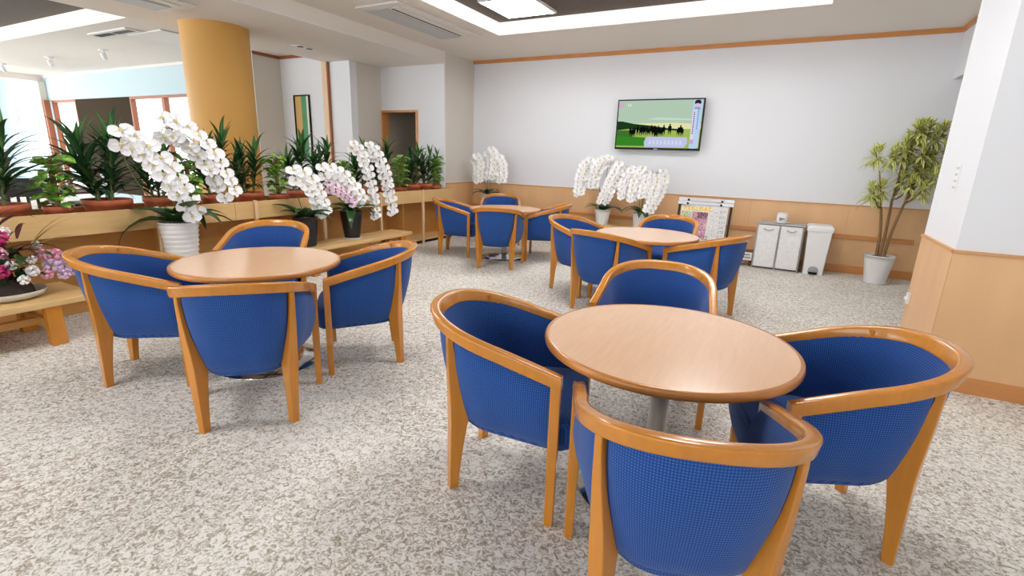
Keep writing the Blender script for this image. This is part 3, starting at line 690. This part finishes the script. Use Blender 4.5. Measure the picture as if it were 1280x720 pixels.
spray(o, [(0, 0, .21), (-.1, 0, .6), (-.12, -.04, .82)], [(-.12, -.04, .82), (-.28, -.08, .82), (-.26, -.14, .46)], 7, G, 1.1, rd=rd, two=.045)
spray(o, [(0, 0, .21), (0, 0, .6), (.02, -.04, .86)], [(.02, -.04, .86), (-.1, -.1, .76), (-.1, -.18, .44)], 7, G, 1.1, rd=rd, two=.045)
spray(o, [(0, 0, .21), (.02, 0, .6), (.1, -.04, .82)], [(.1, -.04, .82), (.1, -.1, .76), (.06, -.18, .5)], 5, G, 1.1, rd=rd, two=.045)
spray(o, [(0, 0, .21), (.1, 0, .6), (.22, -.04, .82)], [(.22, -.04, .82), (.33, -.08, .72), (.14, -.16, .28)], 9, G, 1.1, rd=rd, two=.045)

# flower arrangement on the left bench ----------------------------
t = thing('flower_arrangement', 'pink and white flower arrangement with bronze leaves in a shallow round dish', 'flowers', (-4.66, 1.27, ZBN))
obj('dish', MB().lathe([(.13, 0), (.185, .02), (.205, .055), (.197, .058), (.175, .035), (.1, .03)], 40), M['dish'], t)
obj('foam_mound', MB().lathe([(.14, .03), (.13, .08), (.08, .13), (.03, .15)], 16), M['drift'], t)
rr = random.Random(11)
m = MB()
for k in range(4):
    a = rr.uniform(0, 6); m.tube(bez((0, 0, .1), (.1*math.cos(a), .1*math.sin(a), .25), (.15*math.cos(a+.4), .15*math.sin(a+.4), .3+.05*k), 6), [.035, .04, .034, .03, .025, .018, .01], 7)
obj('driftwood', m, M['drift'], t)
LB = leaf_mesh('bronze_leaf', .34, .05, 1.3, M['rleaf']); LG = leaf_mesh('straw_leaf', .36, .018, .7, M['gleaf']); LO = leaf_mesh('broad_leaf', .2, .08, 1.0, M['oleaf'])
for k in range(18): put_leaf(LB, t, (rr.uniform(-.06, .04), rr.uniform(-.08, .1), rr.uniform(.25, .5)), R(rr.uniform(15, 75)), rr.uniform(0, 6.28), rr.uniform(.7, 1.05))
for k in range(7): put_leaf(LG, t, (.04, .14, .33), R(rr.uniform(15, 55)), rr.uniform(-1.2, .5), rr.uniform(.8, 1.2))
for k in range(34): put_leaf(LO, t, (rr.uniform(-.1, .12), rr.uniform(-.12, .16), rr.uniform(.08, .3)), R(rr.uniform(0, 50)), rr.uniform(0, 6.28), rr.uniform(.7, 1.1))
def pom(rad, mname):
    m = MB()
    for k in range(14):
        z = 1-2*(k+.5)/14; q = math.sqrt(1-z*z); a = k*2.4; c = Vector((q*math.cos(a), q*math.sin(a), z))
        u = c.cross(Vector((0, .3, 1))).normalized(); w = c.cross(u)
        m.add([c*rad*.25, c*rad+u*rad*.42, c*rad*1.15, c*rad-u*rad*.42, c*rad+w*rad*.4, c*rad-w*rad*.4], [(0, 1, 4), (0, 4, 3), (0, 3, 5), (0, 5, 1), (1, 2, 4), (4, 2, 3), (3, 2, 5), (5, 2, 1)])
    return m.mesh('blossom', M[mname])
PM = {k: pom(.04, k) for k in ('petal', 'magenta', 'pinkf', 'lilac')}
for col, x, y, z, s in [('petal', .06, .03, .47, .8), ('magenta', .08, .0, .44, 1.05), ('pinkf', .1, -.03, .33, 1), ('pinkf', .08, -.09, .34, .9), ('petal', .14, .0, .25, .8), ('magenta', .14, -.05, .22, 1.1), ('petal', .12, .12, .27, .7), ('petal', .16, .1, .20, .9),
                        ('lilac', .12, .22, .21, 1.2), ('pinkf', .06, .27, .27, 1.2), ('lilac', .1, .3, .19, 1.2), ('lilac', .06, .34, .15, 1.1), ('petal', .18, .04, .15, .8), ('pinkf', .08, .2, .29, 1), ('petal', .0, .2, .35, .7), ('magenta', -.05, .0, .4, 1), ('lilac', .14, .27, .14, .9), ('magenta', .16, -.1, .2, .9), ('pinkf', .14, .18, .16, .9)]:
    link('blossom', PM[col], t, (x, y, z), (x*9, y*7, z*5), (s, s, s))

# tall variegated plant by the pillar ------------------------------
t = thing('song_of_india_plant', 'tall yellow-green variegated plant in a white pot by the pillar', 'plant', (1.17, 7.62, 0))
round_pot(t, .115, .165, .345, M['whitepot'], sm=M['whitepot'])
rr = random.Random(21)
tips = []
for cx, cz, rx, rz_, n in ((-.24, 1.60, .05, .06, 2), (-.04, 1.66, .12, .10, 6), (.12, 1.82, .10, .12, 6), (.28, 1.86, .10, .10, 5), (.28, 1.62, .12, .10, 5), (-.2, 1.22, .08, .07, 4), (.04, 1.4, .12, .10, 5), (.26, 1.42, .10, .08, 4), (.2, 1.26, .1, .06, 3)):
    for k in range(n): tips.append((cx+rr.uniform(-rx, rx), rr.uniform(-.16, .16), cz+rr.uniform(-rz_, rz_)))
forks = [(-.10, .0, .95), (.0, .03, 1.05), (.12, -.02, 1.0)]
for k, f in enumerate(forks):
    b0 = (-.04+.04*k, .0, .33); obj('trunk', MB().tube(bez(b0, (b0[0]+.01, .01, .65), f, 6), [.02, .019, .018, .017, .016, .015, .014], 7), M['bark'], t)
for k, p in enumerate(tips):
    f = min(forks, key=lambda f: abs(f[0]-p[0]*.45)); p = Vector(p)
    if k % 2 == 0: obj('branch', MB().tube(bez(f, ((f[0]+p.x)/2+.03, p.y*.3, p.z-.28), p, 5), [.011, .01, .009, .008, .007, .006], 6), M['bark'], t)
    m = MB()
    for j in range(34):
        q = j/33; yaw = j*2.4; pit = R(-25+95*q+rr.uniform(-10, 10)); L = rr.uniform(.15, .21)*(1-.25*q); w = .034
        d = Vector((math.cos(yaw)*math.cos(pit), math.sin(yaw)*math.cos(pit), math.sin(pit))); sd = Vector((-math.sin(yaw), math.cos(yaw), 0)); dn = Vector((0, 0, -1))
        b = p+Vector((0, 0, -.13*(1-q))); rows, uvs = [], []
        for i, ww in enumerate((.5, 1, .75, .05)):
            s = i/3; c = b+d*L*s+dn*L*.35*s*s; rows.append([c-sd*w*ww/2, c, c+sd*w*ww/2]); uvs.append([(0, s), (.5, s), (1, s)])
        m.grid(rows, False, uvs)
    obj('leaf_rosette', m, M['sleaf'], t)

# ================================================================ TELEVISION
def quad(x0, x1, z0, z1, y): return MB().box(x0, x1, y, y+.002, z0, z1)
t = thing('television', 'flat wall television showing a golf broadcast', 'television', (-1.84, YF-.06, 1.575))
hw, hh = .642, .735
bevel(obj('casing', MB().box(-hw, hw, -.045, 0, 0, hh), M['black'], t), .006)
obj('wall_bracket', MB().box(-.2, .2, 0, .06, .2, .55), M['blackmetal'], t)
bz = MB(); y0, y1 = -.053, -.045
bz.box(-hw, -hw+.016, y0, y1, 0, hh).box(hw-.02, hw, y0, y1, 0, hh).box(-hw+.016, hw-.02, y0, y1, 0, .03).box(-hw+.016, hw-.02, y0, y1, hh-.018, hh)
obj('bezel', bz, M['black'], t)
obj('maker_mark', MB().box(-.03, .03, -.055, -.053, .008, .016), M['silver'], t)
SW0, SW1, SZ0, SZ1 = -hw+.014, hw-.014, .026, hh-.014
def sx(u): return SW0+(SW1-SW0)*u
def sz(v): return SZ0+(SZ1-SZ0)*v
scr = obj('screen', MB().box(SW0, SW1, -.048, -.0455, SZ0, SZ1), emis('screen_sky', (184, 208, 186), .74), t)
def layer(name, pts, rgb, k, s=.74):
    n = len(pts); y = -.048-.0006*k
    m = MB().add([(sx(u), y, sz(v)) for u, v in pts]+[(sx(u), y+.0005, sz(v)) for u, v in pts], [tuple(range(n))]+[(i, i+n, (i+1) % n+n, (i+1) % n) for i in range(n)])
    return obj(name, m, emis('screen_'+name, rgb, s), scr)
layer('screen_horizon_glow', [(0, .38), (1, .38), (1, .50), (.7, .53), (.3, .52), (0, .50)], (236, 232, 176), 1)
layer('screen_cloud_band', [(.35, .60), (.9, .58), (.9, .61), (.5, .64)], (206, 226, 214), 1)
layer('screen_grass', [(0, 0), (1, 0), (1, .40), (.6, .41), (.3, .44), (0, .46)], (168, 190, 92), 2)
layer('screen_fairway', [(0, .04), (.36, .04), (.36, .22), (.15, .24), (0, .24)], (58, 136, 40), 3)
layer('screen_hill', [(0, .37), (.15, .40), (.35, .36), (.62, .38), (.78, .36), (.78, .40), (.62, .42), (.42, .47), (.2, .51), (.06, .56), (0, .56)], (28, 62, 30), 4)
layer('screen_shaded_grass', [(0, .22), (.2, .23), (.2, .37), (0, .37)], (66, 118, 48), 3)
rr = random.Random(3)
ppl = [.17, .20, .225, .26, .30, .32, .345, .375, .40, .43, .46, .475, .49, .51, .53, .55, .575, .645, .745, .77, .79, .92]
for u in ppl:
    w = rr.uniform(.012, .022); h = rr.uniform(.16, .25); b = rr.uniform(.2, .27)
    layer('screen_figure', [(u-w*.6, b), (u-w*.15, b+h*.4), (u+w*.1, b+h*.38), (u+w*.6, b), (u+w*.9, b+h*.35), (u+w, b+h*.78), (u+w*.35, b+h*.84), (u+w*.4, b+h), (u-w*.35, b+h), (u-w*.4, b+h*.84), (u-w, b+h*.76), (u-w*.8, b+h*.35)], (12, 16, 14), 5)
layer('screen_banner', [(.36, .02), (.83, .02), (.865, .11), (.855, .23), (.385, .24), (.35, .13)], (198, 204, 238), 7)
for k in range(9): layer('screen_caption_mark', [(.41+.045*k, .07), (.440+.045*k, .09), (.430+.045*k, .17), (.414+.045*k, .16)], (220, 222, 250), 8)
layer('screen_side_strip', [(.885, .02), (.91, .0), (.95, .0), (.985, .03), (.985, .97), (.885, .97)], (190, 218, 246), 7)
layer('screen_side_column', [(.89, .1), (.925, .1), (.925, .78), (.89, .78)], (232, 224, 246), 8)
for k in range(11):
    layer('screen_vertical_caption', [(.90, .30+.042*k), (.916, .30+.042*k), (.916, .328+.042*k), (.90, .328+.042*k)], (150, 104, 170), 9)
    layer('screen_vertical_caption', [(.945, .40+.038*k), (.958, .40+.038*k), (.958, .422+.038*k), (.945, .422+.038*k)], (96, 138, 190), 9)
layer('screen_portrait_face', [(.935+.022*math.cos(a), .895+.05*math.sin(a)) for a in [2*PI*k/12 for k in range(12)]], (232, 200, 190), 9)
layer('screen_portrait_hair', [(.90, .90), (.93, .92), (.965, .90), (.972, .94), (.955, .985), (.915, .985), (.898, .95)], (36, 30, 84), 10)
layer('screen_portrait_shirt', [(.90, .80), (.97, .80), (.965, .845), (.905, .845)], (172, 160, 214), 9)
layer('screen_strip_badge', [(.89, .1), (.93, .1), (.93, .19), (.89, .19)], (214, 170, 214), 9)
for k in range(7): layer('screen_blossom', [(.035+.02*math.cos(k*1.05)+.012*math.cos(a), .90+.04*math.sin(k*1.05)+.025*math.sin(a)) for a in [2*PI*j/7 for j in range(7)]], (222, 170, 208), 6)
layer('screen_clock_digit', [(.118, .87), (.126, .87), (.126, .93), (.118, .93)], (250, 250, 250), 6)
layer('screen_clock_digit', [(.145, .87), (.153, .87), (.153, .93), (.147, .93), (.138, .89), (.145, .888)], (250, 250, 250), 6)

# ================================================================ ALONG THE FAR WALL
# newspaper rack
t = thing('newspaper_rack', 'black-framed newspaper rack with silver clamp bars against the far wall', 'rack', (-.99, 7.72, 0))
tilt = R(12); ct, st = math.cos(tilt), math.sin(tilt)
def slant(u, s, d): return (u, -.12+s*st-d*ct, .02+s*ct+d*st)
def sbox(u0, u1, s0, s1, d0, d1):
    vs = [slant(u, s, d) for s in (s0, s1) for d in (d1, d0) for u in (u0, u1)]
    return MB().add(vs, [(0, 2, 3, 1), (4, 5, 7, 6), (0, 1, 5, 4), (2, 6, 7, 3), (0, 4, 6, 2), (1, 3, 7, 5)])
for s in (-1, 1):
    obj('side_frame', sbox(min(s*.34, s*.37), max(s*.34, s*.37), 0, .84, -.02, .02), M['blackmetal'], t)
    obj('rear_prop', MB().tube([(s*.3, .2, .0), (s*.3, .05, .7)], .01, 6), M['blackmetal'], t)
    obj('foot', MB().box(s*.355-.02, s*.355+.02, -.16, .25, 0, .02), M['black'], t)
obj('lower_rail', sbox(-.34, .34, .1, .13, -.01, .01), M['blackmetal'], t)
for s0, d in ((.80, 0), (.86, -.05)):
    o = obj('clamp_bar', sbox(-.38, .38, s0, s0+.045, d+.02, d+.045), M['silver'], t)
    for u in (-.24, .22): obj('knob', MB().lathe([(.016, 0), (.016, .02), (.008, .026)], 12), M['black'], o, slant(u, s0+.012, d+.045), (PI/2-tilt, 0, 0))
pg = obj('newspaper', sbox(-.32, .32, .26, .80, .022, .03), M['paper'], t)
def patch(u0, u1, s0, s1, rgb, name='printed_block'): return obj(name, sbox(u0, u1, s0, s1, .030, .0312), speckle_mat('print_'+str(rgb), rgb, tuple(min(255, int(c*.45+150)) for c in rgb), 55, .9), pg)
for k in range(7): patch(-.30+.058*k, -.25+.058*k, .715, .775, (226, 186, 60))
patch(-.31, -.17, .52, .70, (166, 174, 110)); patch(-.16, .06, .32, .70, (178, 104, 132)); patch(-.09, .06, .6, .7, (150, 60, 90)); patch(-.31, -.17, .3, .5, (200, 176, 150))
for k in range(6): patch(.09, .20, .36+.065*k, .405+.065*k, (206, 206, 206)); patch(.215, .30, .34+.07*k, .39+.07*k, (190, 190, 192))
def text(body, size, m, parent, loc, rot, name):
    c = bpy.data.curves.new(name, 'FONT'); c.body = body; c.size = size; c.align_x = 'CENTER'; c.align_y = 'CENTER'; c.extrude = .0004
    o = bpy.data.objects.new(name, c); COL.objects.link(o); dg = bpy.context.evaluated_depsgraph_get()
    me = bpy.data.meshes.new_from_object(o.evaluated_get(dg)); bpy.data.objects.remove(o); me.materials.clear(); me.materials.append(m)
    return link(name, me, parent, loc, rot)
text('22', .085, mat('ochre_ink', (120, 96, 20), .9), pg, slant(.06, .33, .032), (PI/2-tilt, 0, 0), 'printed_number')
# little dark box stand with a notice card
t = thing('notice_stand', 'small dark wooden stand with a white notice card left of the cabinet', 'sign', (-.36, 7.78, 0))
obj('stand_top', MB().box(-.1, .1, -.06, .08, .2, .22), M['darkwood'], t)
for s in (-1, 1): obj('stand_leg', MB().box(s*.07-.02, s*.07+.02, -.05, .07, 0, .2), M['darkwood'], t)
cd = obj('notice_card', MB().box(-.075, .085, -.068, -.0605, .085, .2), M['porcelain'], t)
for k, (a, b) in enumerate(((-.05, .05), (-.04, .065))):
    x = a
    while x < b: obj('written_mark', MB().box(x, x+.012, -.0695, -.068, .155-.04*k, .172-.04*k), M['blackmetal'], cd); x += .018
# two-door cabinet
t = thing('two_door_cabinet', 'low grey-framed cabinet with two mottled white doors', 'cabinet', (.03, 7.8, 0), R(-3))
c = MB(); c.box(-.285, .285, -.17, .18, .0, .015).box(-.285, -.27, -.17, .18, .015, .62).box(.27, .285, -.17, .18, .015, .62).box(-.27, .27, .165, .18, .015, .62).box(-.008, .008, -.17, .165, .015, .62)
obj('body', c, M['greyframe'], t); bevel(obj('cabinet_top', MB().box(-.29, .29, -.185, .185, .62, .638), M['greyframe'], t), .003)
obj('kick_gap', MB().box(-.27, .27, -.165, -.15, .015, .035), M['black'], t)
for s in (-1, 1):
    d = bevel(obj('door', MB().box(min(s*.012, s*.266), max(s*.012, s*.266), -.188, -.17, .035, .612), M['cabdoor'], t), .003)
    obj('handle', MB().tube(bez((s*.139-.055, -.20, .565), (s*.139, -.215, .525), (s*.139+.055, -.20, .565), 8), .008, 6), M['greyframe'], d)
    for q in (-1, 1): obj('handle_mount', MB().box(s*.139+q*.055-.005, s*.139+q*.055+.005, -.2, -.186, .56, .57), M['chrome'], d)
# porcelain pot on the cabinet
t = thing('porcelain_pot', 'white lidded porcelain pot on a saucer on top of the cabinet', 'pot', (.02, 7.79, .639))
obj('saucer', MB().lathe([(.06, 0), (.105, .012), (.1, .016), (.05, .008)], 28), M['porcelain'], t)
obj('body', MB().lathe([(.055, .008), (.068, .03), (.07, .09), (.066, .1)], 28), M['porcelain'], t)
ld = obj('lid', MB().lathe([(.07, .1), (.066, .112), (.03, .122), (.012, .126)], 28), M['porcelain'], t)
for k in range(7): link('lid_blossom', pom(.018, 'petal'), ld, (.045*math.cos(k*.9), .045*math.sin(k*.9), .122), (k, 0, k))
obj('lid_knob', MB().lathe([(.01, .124), (.018, .138), (.006, .148)], 12), M['porcelain'], ld)
for k in (-1, 0, 1): obj('painted_motif', MB().box(k*.022-.008, k*.022+.008, -.0745, -.066, .045+.01*k, .075-.006*k), M['motif'], t)
# pedal bin
t = thing('pedal_bin', 'tall narrow white pedal bin beside the cabinet', 'bin', (.485, 7.79, 0))
m = MB(); rows = []
for z, a, b in ((.0, .115, .15), (.12, .12, .155), (.58, .14, .175)): rows.append([(-a, -b, z), (a, -b, z), (a, b, z), (-a, b, z)])
m.grid(rows, True, smooth=False); m.add(rows[-1], [(0, 1, 2, 3)]); m.add(rows[0], [(3, 2, 1, 0)])
bevel(obj('body', m, M['binw'], t), .012)
m = MB(); rows = [[(-a, -b, z), (a, -b, z), (a, b, z), (-a, b, z)] for z, a, b in ((.58, .15, .185), (.63, .155, .19), (.655, .135, .17))]
m.grid(rows, True, smooth=False); m.add(rows[-1], [(0, 1, 2, 3)]); m.add(rows[0], [(3, 2, 1, 0)]); bevel(obj('lid', m, M['binw'], t), .008)
o = obj('pedal_recess', MB().add([(.06*math.cos(a), -.158, .03+.085*math.sin(a)**.5) for a in [PI*k/12 for k in range(13)]]+[(.06*math.cos(a), -.145, .03+.085*math.sin(a)**.5) for a in [PI*k/12 for k in range(13)]], [tuple(range(13))]+[(i, i+13, i+14, i+1) for i in range(12)]), M['bingrey'], t)
obj('pedal', MB().box(-.05, .05, -.19, -.15, .012, .04), M['black'], t)

# ================================================================ WALL FITTINGS AND PICTURES
t = thing('wall_switch_plate', 'small white switch plate high on the pillar side', 'switch', (.988, 4.42, 1.36))
bevel(obj('plate', MB().box(.006, .012, -.05, .05, -.085, .085), M['white'], t), .002)
for k in range(4): obj('switch_mark', MB().box(.004, .006, -.028, .028, -.07+.042*k, -.055+.042*k), M['acgrey'], t)
t = thing('wall_hook', 'small white fitting low on the pillar panelling edge', 'fitting', (.97, 4.82, .42))
bevel(obj('plate', MB().box(0, .018, -.03, .03, -.045, .045), M['white'], t), .004)
obj('peg', MB().box(-.015, 0, -.012, .012, -.012, .012), M['white'], t)
t = thing('wall_outlet', 'white plate on the nook wall above the planter leaves', 'switch', (-7.95, 6.44, 1.5))
bevel(obj('plate', MB().box(-.06, .06, -.012, 0, -.1, .1), M['white'], t), .003); obj('key', MB().box(-.03, .03, -.018, -.012, -.04, .04), M['acgrey'], t)
t = thing('striped_painting', 'tall narrow framed print with ochre and green stripes on the nook wall', 'painting', (-7.78, 6.44, 1.2))
w, h = .2, 1.14
c = MB(); c.box(-w, -w+.02, -.03, 0, 0, h).box(w-.02, w, -.03, 0, 0, h).box(-w+.02, w-.02, -.03, 0, 0, .02).box(-w+.02, w-.02, -.03, 0, h-.02, h)
obj('frame', c, M['black'], t)
for a, b, mm in ((-w+.02, -.02, 'art1'), (-.02, .11, 'art2'), (.11, w-.02, 'art3')): obj('stripe', MB().box(a, b, -.012, -.002, .02, h-.02), M[mm], t)
t = thing('framed_picture', 'white-framed pastel picture on the lobby wall at far left', 'picture', (-18.35, 6.15, 1.86))
c = MB(); c.box(-.72, -.6, -.04, 0, -.12, .5).box(.6, .72, -.04, 0, -.12, .5).box(-.6, .6, -.04, 0, -.12, 0).box(-.6, .6, -.04, 0, .38, .5)
obj('frame', c, M['glass'], t); obj('print', MB().box(-.6, .6, -.02, -.002, 0, .38), M['pic'], t)

# lobby furniture glimpsed between the leaves
def lobby_chair():
    t = thing('lobby_chair', 'x', 'chair')
    bevel(obj('seat', MB().box(-.24, .24, -.23, .25, .42, .48), M['black'], t), .02)
    bk = obj('backrest', MB().box(-.24, .24, -.27, -.24, .72, .95), M['blackmetal'], t)
    for k in range(5): obj('back_slat', MB().box(-.2+.09*k, -.17+.09*k, -.268, -.248, .5, .72), M['blackmetal'], t)
    for sx_ in (-1, 1):
        for sy_ in (-1, 1): obj('leg', MB().box(sx_*.22-.018, sx_*.22+.018, sy_*.22-.02, sy_*.22+.02, 0, .95 if False else .43), M['blackmetal'], t)
        obj('arm_rest', MB().box(sx_*.25-.02, sx_*.25+.02, -.25, .2, .64, .67), M['blackmetal'], t)
    return t
lp = lobby_chair()
for i, (x, y, a, lab) in enumerate([(-8.6, 2.7, 60, 'black lobby chair glimpsed left of the wide terracotta pot'), (-9.6, 2.2, -100, 'black lobby chair glimpsed behind the leftmost pothos'), (-9.9, 3.9, 170, 'black lobby chair glimpsed deep behind the large orchid')]):
    o = lp if i == 0 else copy_tree(lp); o.location = (x, y, 0); o.rotation_euler = (0, 0, R(a)); tag(o, lab, 'chair', 'black chairs in the lobby')
t = thing('lobby_table', 'dark square table among the black lobby chairs', 'table', (-9.2, 3.2, 0))
bevel(obj('table_top', MB().box(-.4, .4, -.4, .4, .69, .72), M['darkwood'], t), .004); obj('pedestal', MB().lathe([(.04, .03), (.04, .69)], 12), M['blackmetal'], t); obj('base', MB().lathe([(.28, 0), (.28, .02), (.06, .04)], 24), M['blackmetal'], t)
